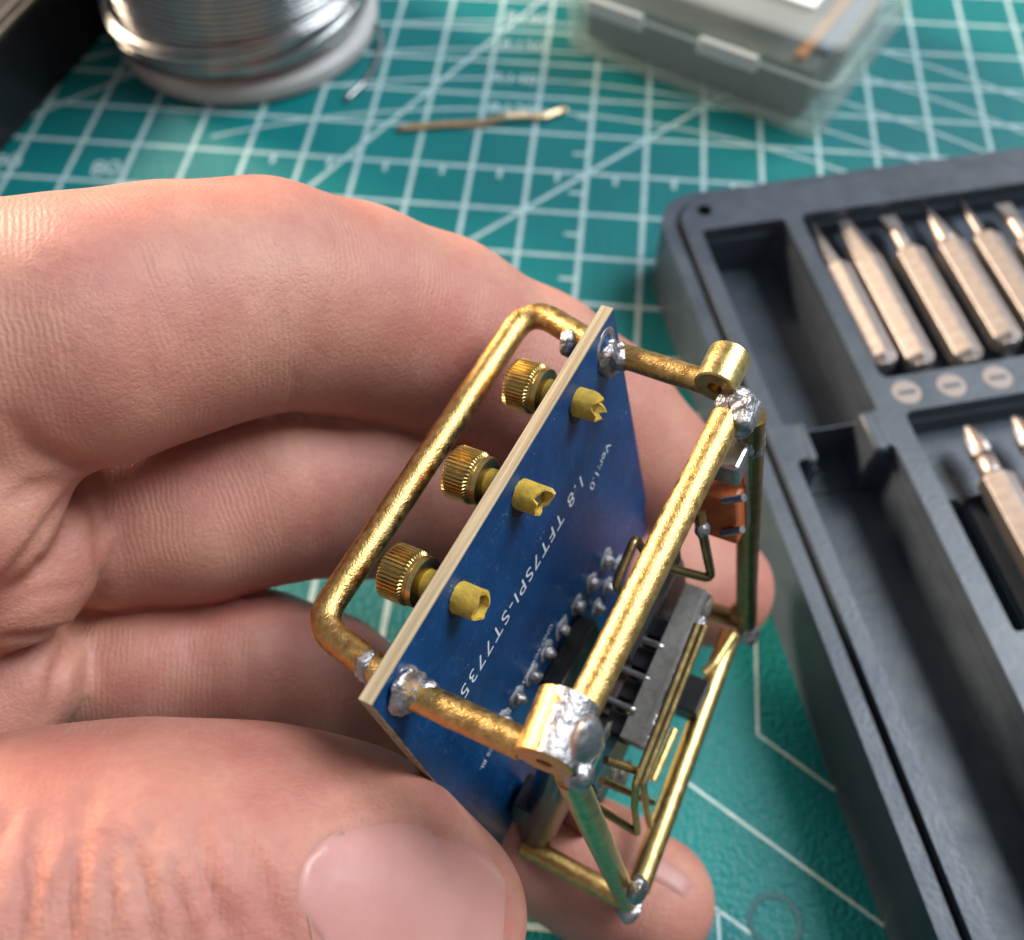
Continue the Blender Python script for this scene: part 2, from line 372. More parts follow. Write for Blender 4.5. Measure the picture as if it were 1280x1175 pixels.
def cut(o, *args, **k):
    t = obj('tmp_cutter', *g_rrect(*args, **k), None, case)
    bmx = bmesh.new(); bmx.from_mesh(t.data); bmesh.ops.recalc_face_normals(bmx, faces=bmx.faces); bmx.to_mesh(t.data); bmx.free()
    md = o.modifiers.new('cut', 'BOOLEAN'); md.object = t; md.operation = 'DIFFERENCE'; md.solver = 'EXACT'
    return t
for o in (body, inner):
    bmx = bmesh.new(); bmx.from_mesh(o.data); bmesh.ops.recalc_face_normals(bmx, faces=bmx.faces); bmx.to_mesh(o.data); bmx.free()
cutters = []
pockets = [(4.9, 8.8, 17.6, 44.4, .8, 5.0), (4.9, 49.6, 17.6, 130, .8, 4.2), (7.6, 44.0, 15.4, 50.2, .3, 4.6), (20.0, 8.4, 100, 39.6, 1.2, 9.2), (20.7, 45.2, 100, 57.5, 1.2, 8.6), (20.7, 57.0, 100, 76, .6, 10.0), (22.6, 56.0, 25.2, 76, .5, 6.5)]
for p in pockets:
    cutters.append(cut(inner, p[0], p[1], p[2], p[3], p[4], p[5], 30))
    cutters.append(cut(body, p[0]+.3, p[1]+.3, p[2]-.3, p[3]-.3, p[4], p[5]-.6, 30))
cutters.append(cut(inner, 5.5, 3.7, 7.7, 5.9, 1.05, 8, 30))
cutters.append(cut(body, 2.0, 1.7, 110, 148.3, 5.0, HT-2.4, 30))
dg = bpy.context.evaluated_depsgraph_get()
for o in (body, inner):
    me = bpy.data.meshes.new_from_object(o.evaluated_get(dg)); o.modifiers.clear(); o.data = me
    if not me.materials: me.materials.append(CASE)
    bevel(o, .38, 2, 40); autosmooth(o, 40)
for t in cutters: bpy.data.objects.remove(t)
# two clip posts at the step in the long pocket
for x in (6.9, 16.0):
    pm = MB(); pm.add(*g_box(tp(x, 47.2, 8.3), (TX, TY, TZ), (.75 if x < 10 else 1.0, 3.0, 5.8)))
    o = pm.build('clip_post', CASE, case); bevel(o, .6, 3); autosmooth(o)
# engraved slotted-screw icons
ICON = mat('icon_print', (.25, .215, .20), .5)
for x, y in ((22.3, 42.35), (28.4, 42.45), (34.8, 42.35), (41.2, 42.3)):
    v_, f_ = g_lathe(tp(x, y, HT+.02), (0, 0, 1), [(0, 1.9), (.06, 1.85), (.06, 0.0001)], 28); o = obj('slot_icon', v_, f_, ICON, case)
    obj('icon_bar', *g_box(tp(x, y, HT+.10), (TX, TY, TZ), (1.15, .28, .04)), CASE, o)

# bits
BIT = mat('bit_steel', (.46, .41, .385), .46, 1, noise_s=.9, noise_amt=.22, bump=.06, bump_s=4)
HEX = [math.radians(60*k) for k in range(6)]
def bit(x0, y0, y1, tip, z, label, body0=.30, tilt=0):
    """hex shank from body0..1 of its length, tip shape before it; lies along TY, a corner up."""
    L = y1-y0; a = 2.31; root = empty('screwdriver_bit', tp(x0, (y0+y1)/2, z-a)); tag(root, label, 'screwdriver bit', 'screwdriver bits lying in the case')
    def ring(y, r, sq=1.0):
        return [tp(x0+r*math.cos(h+math.pi/2), y, z+r*sq*math.sin(h+math.pi/2)) for h in HEX]
    mb = MB(); ys = y0+L*body0
    rings = [ring(ys, 1.7), ring(ys+.7, a), ring(y1-1.0, a), ring(y1, 1.75)]
    if tip == 'wedge':
        rings = [[tp(x0+sx*1.0*math.cos(h+math.pi/2), y0, z+.25*math.sin(h+math.pi/2)) for h in HEX for sx in (1,)]]+[ring(ys+2, a), ring(y1-1.0, a), ring(y1, 1.75)]
    v = [p for r_ in rings for p in r_]; n = len(rings)
    f = [(i*6+k, (i+1)*6+k, (i+1)*6+(k+1) % 6, i*6+(k+1) % 6) for i in range(n-1) for k in range(6)]+[tuple(range(6)), tuple(range((n-1)*6, n*6))[::-1]]
    o = obj('shank', v, f, BIT, root); bevel(o, .12, 2, 20)
    base = tp(x0, ys+.3, z); ax = -TY; tl = ys-y0+.3
    if tip == 'needle': prof = [(0, 1.25), (.5, 1.3), (tl*.5, .85), (tl, .32)]
    elif tip == 'cone': prof = [(0, 1.6), (.6, 1.65), (tl*.9, .5), (tl, .25)]
    elif tip == 'pin': prof = [(0, 1.0), (.4, 1.05), (1.0, .8), (tl*.55, .62), (tl, .42)]
    elif tip == 'slot': prof = [(0, 1.1), (.4, 1.15), (tl*.5, 1.05), (tl*.62, .95)]
    else: prof = None
    if prof: obj('tip', *g_lathe(base, ax, prof, 16), BIT, root, True)
    if tip == 'slot':
        mb = MB(); c_ = base+ax*tl*.8; mb.add([c_+TX*sx*w_+ax*sy*tl*.2+TZ*sz*h_ for sx in (-1, 1) for sy, w_, h_ in ((-1, 1.0, .8), (1, 1.25, .3)) for sz in (-1, 1)], [(0, 1, 3, 2), (4, 6, 7, 5), (0, 4, 5, 1), (2, 3, 7, 6), (0, 2, 6, 4), (1, 5, 7, 3)])
        mb.build('blade', BIT, root)
    if tip == 'phillips':
        obj('tip', *g_lathe(base, ax, [(0, 1.3), (.5, 1.35), (tl*.45, 1.25)], 16), BIT, root, True)
        seg = 32
        prof = [(tl*.40, 1.55), (tl*.55, 1.6), (tl*.72, 1.35), (tl*.97, .42), (tl, .2)]
        obj('cross_point', *g_lathe(base, ax, prof, seg, rad=lambda k, i, r: r*(1 if k % 8 < 3 else (.62 if i > 0 else .95))), BIT, root)
    obj('end_cap', *g_lathe(tp(x0, y1-.05, z), TY, [(0, 1.55), (.35, 1.2), (.36, 0.001)], 12), BIT, root, True)
    return root
BZ = 11.7
for (tx, ty), (ex, ey), tip, b0, lab in (
    ((1010, 276), (1108, 462), 'needle', .32, 'hex bit with thin needle tip beside the long empty pocket'),
    ((1052, 276), (1152, 456), 'wedge', .26, 'hex bit tapering straight into a wide flat wedge'),
    ((1106, 272), (1208, 443), 'slot', .26, 'hex bit with small slotted blade, next to the wedge bit'),
    ((1155, 254), (1258, 432), 'cone', .28, 'hex bit with long conical point, between slotted and pin bits'),
    ((1203, 254), (1306, 424), 'pin', .26, 'hex bit with thin straight pin tip'),
    ((1253, 256), (1356, 416), 'slot', .28, 'hex bit with small slotted blade, beyond the pin bit')):
    a_, b_ = tloc(tx, ty, BZ), tloc(ex, ey, BZ)
    bit((a_[0]+b_[0])/2, max(a_[1], 8.6), min(a_[1], 9.6)+28.6, tip, BZ, lab, b0)
a_ = tloc(1203, 537, 11.5); b_ = tloc(1240, 600, 11.5)
bit((a_[0]+b_[0])/2, a_[1], a_[1]+28.5, 'phillips', 12.3, 'hex bit with cross point beside the dark groove in second pocket', .27)
bit((a_[0]+b_[0])/2+6.6, a_[1]-.2, a_[1]+28.3, 'phillips', 12.3, 'hex bit with cross point, second one along from the dark groove', .27)

# ------------------------------------------------------------------ device frame
SC = .68
DO = np.array([4.3804, 25.8591, 89.8034])*SC
A = np.array([.4712, -.7707, .4290]); B = np.array([.8590, .2906, -.4215]); B = nrm(B-A*(A@B)); A = nrm(A); Cc = np.cross(A, B)
LA, LB, LC = 43.811*SC, 16.699*SC, 56.46*SC
A0, A1, C0d = -4.1114*SC, 47.7595*SC, -4.6264*SC
WA, WB, WC = [a[0]*RT+a[1]*DN+a[2]*FW for a in (A, B, Cc)]
def D(a, b, c): return c2w(DO+A*a+B*b+Cc*c)
def cr(x, y): return np.array([(x-640)/FPX, (y-587.5)/FPX, 1.])
def hit(x, y, ax, val):                         # ray through a photo pixel onto a plane of the gadget
    n = (A, B, Cc)[ax]; d = cr(x, y); t = (val+n@DO)/(n@d); return c2w(d*t)
def dloc(P):
    q = np.asarray(P)-C0; q = np.array([q@RT, q@DN, q@FW])-DO; return np.array([q@A, q@B, q@Cc])
dev = empty('brass_framed_display', D(LA/2, -LB/2, LC))
tag(dev, 'blue display circuit board soldered into a brass rod frame with electronics', 'circuit board')
BF = -LB                                        # board face
TB = 1.15                                       # board thickness
BL = 33.0
FR4 = mat('board_edge', (.46, .385, .255), .65, noise_s=.55, col2=(.20, .15, .085), bump=.5, bump_s=2.5)
mp_ = [n for n in FR4.node_tree.nodes if n.type == 'MAPPING'][0]; mp_.vector_type = 'TEXTURE'
Rm = Matrix.Identity(3)
for i in range(3): Rm[i][0] = WA[i]; Rm[i][1] = WB[i]; Rm[i][2] = WC[i]
mp_.inputs['Rotation'].default_value = Rm.to_euler(); mp_.inputs['Scale'].default_value = (.009, .00016, .0006)
core = MB(); core.add(*g_box(D((A0+A1)/2, BF-TB/2, (C0d+BL)/2), (WA, WB, WC), ((A1-A0)/2, TB/2-.035, (BL-C0d)/2)))
board = core.build('circuit_board', FR4, dev); bevel(board, .07, 2); board['label'] = 'blue circuit board with pale fibreglass edge'
obj('solder_mask', *g_box(D((A0+A1)/2, BF-.02, (C0d+BL)/2), (WA, WB, WC), ((A1-A0)/2-.10, .018, (BL-C0d)/2-.10)), PCB, board)
obj('solder_mask', *g_box(D((A0+A1)/2, BF-TB+.02, (C0d+BL)/2), (WA, WB, WC), ((A1-A0)/2-.10, .018, (BL-C0d)/2-.10)), PCB, board)
# silkscreen lettering, read from the far end towards the near end
def pcb_text(body, x0, y0, x1, y1, size, **k):
    p, q = hit(x0, y0, 1, BF+.012), hit(x1, y1, 1, BF+.012)
    return text_at('lettering', body, size, (p+q)/2, q-p, WC, INK, board, **k)
pcb_text("1.8 TFT7SPI-ST7735", 752, 555, 548, 922, 2.15, space=1.16, bold=-.005)
pcb_text('Ver:1.0', 765, 545, 735, 620, 1.5, bold=-.005)
pcb_text('GND VCC SCL SDA RES DC CS BL', 700, 760, 590, 985, .9, space=1.0)
# solder pads of the pin row with the joints on them
pr = random.Random(3)
for k in range(8):
    u = k/7; x = 757+(627-757)*u; y = 700+(900-700)*u
    p = hit(x, y, 1, BF)
    o = obj('pin_joint', *g_blob(p+WB*.25, (WA, WB, WC), (.62, .75, .72), 2, .35, 1.7, k), SO, board, True)
    obj('flux_ring', *g_blob(p+WB*.03, (WA, WB, WC), (1.05, .06, 1.2), 2, .5, 1.9, k+20), mat('flux_white', (.40, .43, .46), .5, noise_s=1.5, noise_amt=.5) if k == 0 else bpy.data.materials['flux_white'], o, True)
# mounting-hole rings
for (x, y) in ((757, 432),):
    obj('hole_ring', *g_lathe(hit(x, y, 1, BF)-WB*.02, WB, [(0, 1.55), (.07, 1.5), (.07, 1.0), (0, .98)], 32), SO, board, True)

# --- brass rods
RR = 1.02
def rod(name, pts, r=RR, m_=BR, fil=1.0, seg=20, wob=.03, step=.8, label=None):
    p = resample(fillet(pts, fil, 8), step) if len(pts) > 2 else resample([np.asarray(q) for q in pts], step)
    o = obj(name, *g_tube(p, r, seg, wob=wob), m_, dev, True); autosmooth(o, 50)
    if label: o['label'] = label
    return o
h = lambda x, y, c=0: hit(x, y, 2, c)
hA = lambda x, y, a=0: hit(x, y, 0, a)
rod('standoff_rod', [h(503, 861), h(655, 931)], 1.05)
rod('standoff_rod', [h(757, 438), h(884, 478)], 1.0)
rod('handle_rod', [h(497, 858), h(396, 780), h(662, 383), h(752, 437)], 1.1, fil=[2.6, 2.3], label='brass rod bent into a U on the back of the board')
rod('long_rod', [h(712, 919), h(908, 522)], 1.14, label='long straight brass rod parallel to the board')
rod('upright_rod', [hA(712, 968), hA(784, 1126)], 1.02, BR2)
rod('upright_rod', [hA(940, 520, LA), hA(934, 700, LA), hA(933, 778, LA)], 1.05, BRD)
rod('base_rod', [hit(797, 1112, 2, LC), hit(913, 792, 2, LC)], 1.10, BR2)
rod('base_rod', [hA(655, 1056), hA(786, 1127)], 1.05, BR)
rod('base_rod', [hA(845, 750, LA), hA(932, 777, LA)], .95, BRD)
# collars: short thick tubes with an open bore
def collar(P0, P1, r, r_in, m1, label):
    ax = P1-P0; L = np.linalg.norm(ax)
    o = obj('collar_tube', *g_lathe(P0, ax, [(0, r_in), (.0, r-.12), (.12, r), (L-.12, r), (L, r-.12), (L, r_in), (L*.5, r_in*.9), (0.9, r_in*.95)], 32, closed=True), m1, dev); autosmooth(o, 40); o['label'] = label
    return o
n0 = h(680, 954, -1.0); n1 = h(711, 872, -1.0)
collar(n0, n1, 1.95, .55, BR, 'short brass tube with a silver soldered side')
f0 = h(893, 485, -1.0); f1 = h(913, 443, -1.0)
collar(f0, f1, 1.62, .55, BR2, 'short open brass tube on the far corner')
def half_shell(P0, P1, r, a0, a1, m_, seed=0):
    ax = nrm(P1-P0); u = nrm(WB-ax*(WB@ax)); w_ = np.cross(ax, u); L = np.linalg.norm(P1-P0); v = []; f = []; na, nl = 22, 16
    for i in range(nl+1):
        for k in range(na+1):
            a = math.radians(a0+(a1-a0)*k/na); e = min(1, min(k, na-k)/3.)
            rr = r*(1+.035*noise.noise(Vector((i*.35, k*.3, seed))))*(.93+.07*e)
            v.append(P0+ax*L*(.02+.96*i/nl)+u*rr*math.cos(a)+w_*rr*math.sin(a))
    f = [(i*(na+1)+k, i*(na+1)+k+1, (i+1)*(na+1)+k+1, (i+1)*(na+1)+k) for i in range(nl) for k in range(na)]
    return obj('solder_coat', v, f, m_, dev, True)
sgn = 1 if np.cross(nrm(n1-n0), nrm(WB))@(-WC) > 0 else -1
half_shell(n0, n1, 2.03, -60*sgn, 104*sgn, SO)
# solder fillets
def solder(P, hs, ax=None, seed=0, name='solder_joint', m_=SO, amp=.22):
    o = obj(name, *g_blob(P, ax or (WA, WB, WC), hs, 4, amp, 1.2, seed), m_, dev, True); return o
solder(hit(508, 863, 1, BF+.25), (1.75, .75, 1.9), seed=1); solder(hit(527, 868, 2, 0), (1.15, 1.2, 1.15), seed=2)
solder(hit(762, 447, 1, BF+.2), (1.5, .8, 1.6), seed=3); solder(h(775, 446), (1.15, 1.1, 1.15), seed=4)
solder(h(462, 833), (1.3, .9, 1.3), seed=5)
solder(h(712, 428), (1.2, .7, 1.2), seed=15)
solder(hA(733, 925), (1.3, .75, 1.9), seed=7, amp=.12); solder(hA(722, 966), (1.05, 1.1, 1.2), seed=27, amp=.1)
solder(h(930, 520, .2), (1.7, 1.0, 1.6), seed=8); solder(hA(938, 548, LA), (1.2, 1.15, 2.4), seed=9)
solder(hA(786, 1130), (1.6, 1.35, .9), seed=10); solder(hA(797, 1112), (1.2, .8, 1.5), seed=11)
solder(hA(934, 790, LA), (1.3, 1.2, 1.9), seed=12); solder(hA(926, 765, LA), (1.1, 1.2, 1.2), seed=13, m_=BRD)
solder(h(907, 503, -.1), (1.0, .75, .8), seed=81, amp=.2); solder(h(924, 500, -.2), (1.1, .9, 1.1), seed=82, amp=.15)
# --- knurled nuts behind the board and yellow sleeves through it
for i, ((nx, ny), (sx, sy), ln) in enumerate((((664, 480), (722, 502), 1.9), ((590, 590), (650, 617), 2.05), ((508, 716), (573, 746), 2.0))):
    p = hit(sx, sy, 1, BF)
    ext = 2.1 if i else 1.6
    kseg = 168
    prof = [(-1.45-TB-3.1, .9), (-1.45-TB-3.1, 1.72), (-1.45-TB-2.9, 2.0), (-1.45-TB-1.1, 2.0), (-1.45-TB-.95, 1.75), (-1.45-TB-.7, 1.75), (-1.45-TB-.55, 1.9), (-1.45-TB-.15, 1.85), (-1.45-TB, 1.5), (-1.45-TB, .8)]
    o = obj('knurled_nut', *g_lathe(p, WB, prof, kseg, rad=lambda k, j, r: r*(1.0 if (j not in (1, 2, 3)) else (1.03 if k % 4 in (0, 1) else .93))), KN, dev); autosmooth(o, 30)
    rnd = random.Random(i)
    jag = [(.18, .34, .40)[2-i]*(noise.noise(Vector((math.cos(k*.2618)*1.6, math.sin(k*.2618)*1.6, i*4)))*2.2+noise.noise(Vector((math.cos(k*.2618)*4, math.sin(k*.2618)*4, i*7)))*1.0)-.1 for k in range(24)]
    v_, f_ = g_lathe(p, WB, [(-1.5-TB, 1.12), (-.4, 1.15), (.2, 1.18), (ln*.6, 1.15), (ln, 1.10), (ln, .88), (ln*.5, .86), (.2, .85)], 24)
    for r_ in (4, 5):
        for k in range(24): v_[r_*24+k] = v_[r_*24+k]+WB*jag[k]+(WA*rnd.uniform(-.1, .1))
    s = obj('yellow_sleeve', v_, f_, YE, dev, True); autosmooth(s, 45)
    obj('screw_core', *g_lathe(p, WB, [(-1.3-TB, .8), (ln-.55, .8), (ln-.5, .6), (ln-.52, .001)], 16), STL, s, True)
    obj('dark_ring', *g_blob(p+WB*.02+WC*.4, (WA, WB, WC), (1.35, .05, 1.5), 3, .35, 1.5, i), mat('ring_black', (.03, .03, .035), .6, noise_s=1.2, noise_amt=.6) if i == 0 else bpy.data.materials['ring_black'], dev, True)  # flat near-black ring round the sleeve foot, set slightly down the board

# --- electronics between the board and the outer rods
b_s = -3.0
def dbox(name, P, hs, m_, ax=None, bev=.12, parent=dev, label=None):
    o = obj(name, *g_box(P, ax or (WA, WB, WC), hs), m_, parent); bevel(o, bev, 2)
    if label: o['label'] = label
    return o
# grey ferrite strip
s0, s1 = hit(872, 738, 1, b_s), hit(790, 930, 1, b_s)
sa = nrm(s1-s0); sc_ = nrm(np.cross(sa, WB)); sc_ = -sc_ if sc_@WC < 0 else sc_
strip = dbox('grey_strip', (s0+s1)/2, (np.linalg.norm(s1-s0)/2, 1.0, 1.3), GRB, (sa, WB, sc_), .1)
under = dbox('dark_strip', (s0+s1)/2+sc_*2.7+WB*.1, (np.linalg.norm(s1-s0)/2-.3, .9, 1.5), DKS, (sa, WB, sc_), .15)
rnd = random.Random(11)
for k in range(9):
    P = s0+(s1-s0)*(.06+.11*k)+WB*1.1+sc_*rnd.uniform(.1, 2.2)
    solder(P, (rnd.uniform(.7, 1.5), .5, rnd.uniform(.4, .8)), (sa, WB, sc_), 30+k, m_=SO if k % 3 else FLX, amp=.35)
# header pins and black spacers between the board row and the strip
for k, (x, y) in enumerate(((812, 803), (795, 843), (777, 881))):
    P = hit(x, y, 1, b_s-1.9)
    obj('header_pin', *g_tube(resample([P-WB*3.2, P+WB*1.4], .5), .34, 10), STL, dev, True)
for k, (x, y) in enumerate(((822, 785), (803, 823), (787, 862), (768, 902))):
    P = hit(x, y, 1, b_s-2.2)
    dbox('pin_spacer', P+WC*.9, (1.0, 1.6, 1.1), BLK, bev=.15)
chip = dbox('black_chip', hit(716, 826, 1, BF+1.1), (3.6, 1.0, 2.2), BLK, bev=.2)
dbox('black_header', hit(800, 735, 1, b_s-2.5)+WC*1.5, (5.5, 1.3, 1.6), BLK, bev=.2)
for k in range(4):
    P = hit(706+k*14, 832-k*24, 1, BF+.25); solder(P, (.55, .35, .6), seed=50+k, name='chip_joint')
dbox('inner_board', hit(806, 800, 1, -6.2)+WC*2.0, (8.5, .4, 3.6), DKS, bev=.08)
for k in range(7):
    u = k/6; P = hit(772+(690-772)*u, 705+(868-705)*u, 1, BF)
    o = obj('pin_joint', *g_blob(P+WB*.3, (WA, WB, WC), (.5, .8, .5), 2, .35, 1.7, 90+k), SO, board, True)
    obj('flux_ring', *g_blob(P+WB*.03, (WA, WB, WC), (.9, .06, 1.0), 2, .5, 1.9, k+40), bpy.data.materials['flux_white'], o, True)
for k in range(6):
    P = hit(832-k*13, 770+k*26, 1, -5.4); dbox('small_chip', P+WC*1.2, (.8, .55, .9), BLK if k % 2 else STD, bev=.1)
    obj('chip_leg', *g_tube(resample([P+WB*.4, P+WB*1.6+WC*.5], .4), .22, 8), STL, dev, True)
# thin brass wires running beside the strip
b_w = -.3
for dx, m_ in ((0, BR2), (9, BR2)):
    pts = [hit(872+dx, 780+dx*.2, 1, b_w), hit(795+dx, 978, 1, b_w), hit(793+dx*1.6, 1008, 1, b_w), hit(797+dx*1.7, 1040-dx, 1, b_w)]
    rod('thin_wire', pts, .33, m_, .8, 10, 0, .6)
for (p, q) in (((752, 975), (815, 1003)), ((744, 1008), (795, 1040)), ((757, 950), (800, 965))):
    rod('cross_wire', [hit(*p, 1, b_w-2.4), hit(*q, 1, b_w-.2)], .36, BRD, 1, 10, .05, .6)
# chip over the base rod
dbox('surface_chip', hit(866, 873, 2, LC-1.6), (1.9, 1.25, 1.4), BLK, (WA, WB, WC), .18, label='small black component on the base rod')
rod('chip_lead', [hit(880, 842, 2, LC-1.2), hit(893, 830, 2, LC-1.2), hit(915, 795, 2, LC-1.2)], .5, BR2, .6, 10, 0, .6)
rod('chip_lead', [hit(843, 912, 2, LC-1.2), hit(816, 975, 2, LC-1.2)], .42, BR2, .6, 10, 0, .6)
# wire hook and bent link
rod('wire_hook', [hit(812, 700, 1, -5.2), hit(794, 672, 1, -5.2), hit(769, 733, 1, -5.2), hit(790, 745, 1, -5.2)], .36, BRD, .7, 10, 0, .4)
rod('wire_link', [hit(828, 708, 1, -3.2), hit(890, 724, 1, -1.2), hit(878, 664, 1, -1.2), hit(876, 640, 1, -1.6)], .42, BRD, .45, 10, 0, .4)
solder(hit(878, 662, 1, -1.3), (.7, .6, 1.1), seed=60)
# orange slide switch with tin clips
sw = hA(902, 628, LA-1.6)
dbox('orange_block', sw, (1.7, 2.0, 3.3), ORG, bev=.35, label='orange plastic switch body')
dbox('tin_clip', hA(937, 612, LA-.5), (.9, .22, 4.4), STL, bev=.1)
dbox('tin_clip', hA(908, 572, LA-1.8), (1.6, 1.6, 1.3), STL, bev=.3)
for (p, q) in (((930, 622), (905, 626)), ((928, 662), (903, 666))):
    rod('tin_prong', [hA(*p, LA-3.6), hA(*q, LA-3.6)], .33, STL, 1, 10, 0, .4)
solder(hA(936, 600, LA), (.9, .7, 2.6), seed=61); solder(hA(866, 640, LA-1.5), (.9, .8, 1.0), seed=62)
dbox('switch_lug', hA(872, 625, LA-1.2), (.9, 1.0, 1.6), STD, bev=.2)
# barrel connector by the thumb
c0_, c1_ = hit(712, 938, 0, 3.6), hit(660, 1064, 0, 1.0)
o = obj('connector_shell', *g_lathe(c1_, c0_-c1_, [(0, 1.35), (0, 1.75), (.15, 1.85), (np.linalg.norm(c0_-c1_), 1.85), (np.linalg.norm(c0_-c1_), 1.0), (1.2, 1.3)], 28, closed=True), STD, dev); autosmooth(o, 40)
o['label'] = 'dark steel barrel connector shell'
dbox('connector_body', (c0_+c1_)/2-WB*1.6, (1.6, 1.2, 3.0), BLK, (WA, WB, nrm(c1_-c0_)), .2)
solder(hA(680, 1072, 0.4), (1.1, 1.0, 1.3), seed=63, m_=STL, amp=.1)
# battery tab / shield plate behind the upright
q = [hA(694, 985, 3.5), hA(722, 1000, 3.5), hA(735, 1075, 3.5), hA(702, 1085, 3.5)]
v_ = [p for p in q]+[p+WA*.3 for p in q]
o = obj('shield_plate', v_, [(0, 1, 2, 3), (7, 6, 5, 4), (0, 4, 5, 1), (1, 5, 6, 2), (2, 6, 7, 3), (3, 7, 4, 0)], mat('tarnished_plate', (.34, .25, .22), .3, 1, noise_s=.9, col2=(.20, .14, .11), bump=.8, bump_s=.9, bump_d=.0004), dev); bevel(o, .08, 1)
# flux-stained lower circuit fragment
rnd = random.Random(5)
for k in range(7):
    x, y = 752+rnd.uniform(-14, 26), 945+rnd.uniform(-45, 35)
    solder(hit(x, y, 1, -5.5+rnd.uniform(-1, 1)), (rnd.uniform(.8, 1.8), rnd.uniform(.3, .8), rnd.uniform(.8, 1.8)), seed=70+k, name='flux_residue', m_=FLX if k % 3 else SO, amp=.4)
dbox('lower_board', hit(763, 952, 1, -4.8), (3.2, .35, 2.6), mat('teal_board', (.02, .10, .11), .4, noise_s=.5, noise_amt=.6), bev=.08)

# ------------------------------------------------------------------ the hand: one continuous surface grown from a distance field
HS = .5                                         # grid step, mm (camera-aligned axes)
HX0, HX1, HY0, HY1, HZ0, HZ1 = -98., 33., -36., 60., 48., 122.
gx = np.arange(HX0, HX1, HS, dtype=np.float32); gy = np.arange(HY0, HY1, HS, dtype=np.float32); gz = np.arange(HZ0, HZ1, HS, dtype=np.float32)
SHP = (len(gx), len(gy), len(gz))
def hp(x, y, z): return np.array([(x-640)/FPX*z, (y-587.5)/FPX*z, z])
def smin(a, b, k):
    h_ = np.clip(.5+.5*(b-a)/k, 0, 1); return b*(1-h_)+a*h_-k*h_*(1-h_)
def roundcone(P, a, b, r1, r2):
    ba = b-a; l2 = float(ba@ba); rr = r1-r2; a2 = l2-rr*rr; il2 = 1/l2
    pa = P-a; y = pa@ba; z = y-l2
    q = pa*l2-y[..., None]*ba; x2 = (q*q).sum(-1); y2 = y*y*l2; z2 = z*z*l2
    k = np.sign(rr)*rr*rr*x2
    d = (np.sqrt(np.maximum(x2*a2*il2, 0))+y*rr)*il2-r1
    d1 = np.sqrt(x2+z2)*il2-r2; d2 = np.sqrt(x2+y2)*il2-r1
    return np.where(np.sign(z)*a2*z2 > k, d1, np.where(np.sign(y)*a2*y2 < k, d2, d))
FAR = 6.0
def box_idx(pts, rs, pad):
    lo = np.min([p-r for p, r in zip(pts, rs)], 0)-pad; hi = np.max([p+r for p, r in zip(pts, rs)], 0)+pad
    i0 = [max(0, int((lo[k]-g[0])/HS)) for k, g in enumerate((gx, gy, gz))]
    i1 = [min(SHP[k], int((hi[k]-g[0])/HS)+2) for k, g in enumerate((gx, gy, gz))]
    return tuple(slice(a, max(a, b)) for a, b in zip(i0, i1))
def pts_of(sl):
    X, Y, Z = np.meshgrid(gx[sl[0]], gy[sl[1]], gz[sl[2]], indexing='ij'); return np.stack([X, Y, Z], -1).astype(np.float32)
def chain_field(nodes, k, squash=None):
    F = np.full(SHP, FAR, np.float32)
    for (p, r), (q, s) in zip(nodes[:-1], nodes[1:]):
        sl = box_idx([p, q], [r, s], FAR)
        P = pts_of(sl)
        if P.size == 0: continue
        F[sl] = smin(F[sl], roundcone(P, p.astype(np.float32), q.astype(np.float32), r, s).astype(np.float32), k)
    return F
def nodes(*a): return [(hp(x, y, z), r) for x, y, z, r in a]
index_n = nodes((-700, 600, 84, 12), (-260, 470, 74, 11), (-60, 434, 73, 10.1), (110, 415, 75.5, 9.8), (220, 388, 79.5, 9.5), (330, 370, 83.5, 9.2), (440, 388, 89, 9.0), (540, 420, 94, 9.1), (660, 478, 99.5, 8.9), (738, 527, 103, 8.4), (806, 580, 105.5, 7.5))
middle_n = nodes((150, 652, 88.5, 7.7), (250, 636, 90.5, 8.1), (340, 609, 93, 8.6), (450, 607, 97, 8.5), (560, 630, 101, 8.2), (720, 680, 107, 7.7), (820, 712, 113, 7.2), (892, 735, 115, 6.8))
ring_n = nodes((112, 838, 92, 6.7), (200, 836, 93, 7.1), (320, 838, 94.5, 7.3), (400, 862, 96.5, 7.2), (480, 915, 99, 7.0), (570, 985, 101, 6.9), (660, 1045, 103.5, 6.8), (745, 1090, 103, 6.7), (815, 1124, 101.5, 6.3))
thumb_n = nodes((-420, 1400, 74, 15), (-150, 1265, 66, 13), (50, 1146, 66.5, 11.7), (180, 1118, 68, 11.1), (310, 1116, 70.5, 11.1), (410, 1124, 73.0, 10.6), (474, 1136, 75.8, 8.7), (540, 1148, 77.6, 7.4))
palm = [(nodes((22, 552, 74, 5.0), (-30, 640, 73.5, 5.2), (-160, 740, 76, 7)), 1.6),
        (nodes((62, 688, 80, 4.4), (20, 722, 79, 4.9), (-150, 770, 79, 7)), .5),
        (nodes((46, 800, 86, 3.4), (22, 850, 84, 4.9), (-30, 905, 83, 5.6), (-170, 975, 83, 8)), .4),
        (nodes((105, 655, 86.5, 6.6), (20, 680, 87, 7.6), (-150, 720, 90, 11)), 1.0),
        (nodes((85, 850, 93, 6.0), (0, 850, 94, 8), (-200, 860, 96, 12)), .8),
        (nodes((75, 990, 103, 5.5), (-30, 985, 101, 8), (-220, 960, 98, 13)), 1.2),
        (nodes((-260, 600, 90, 16), (-420, 800, 92, 20), (-520, 1000, 88, 20)), 5.0),
        (nodes((-520, 700, 98, 19), (-700, 900, 98, 20)), 5.0),
        (nodes((-150, 1080, 90, 12), (-300, 1150, 82, 16), (-480, 1150, 82, 18)), 4.0)]
HF = chain_field(index_n, 2.2)
for nd, k in ((middle_n, .6), (ring_n, .5)):
    HF = smin(HF, chain_field(nd, 2.0), np.float32(k))
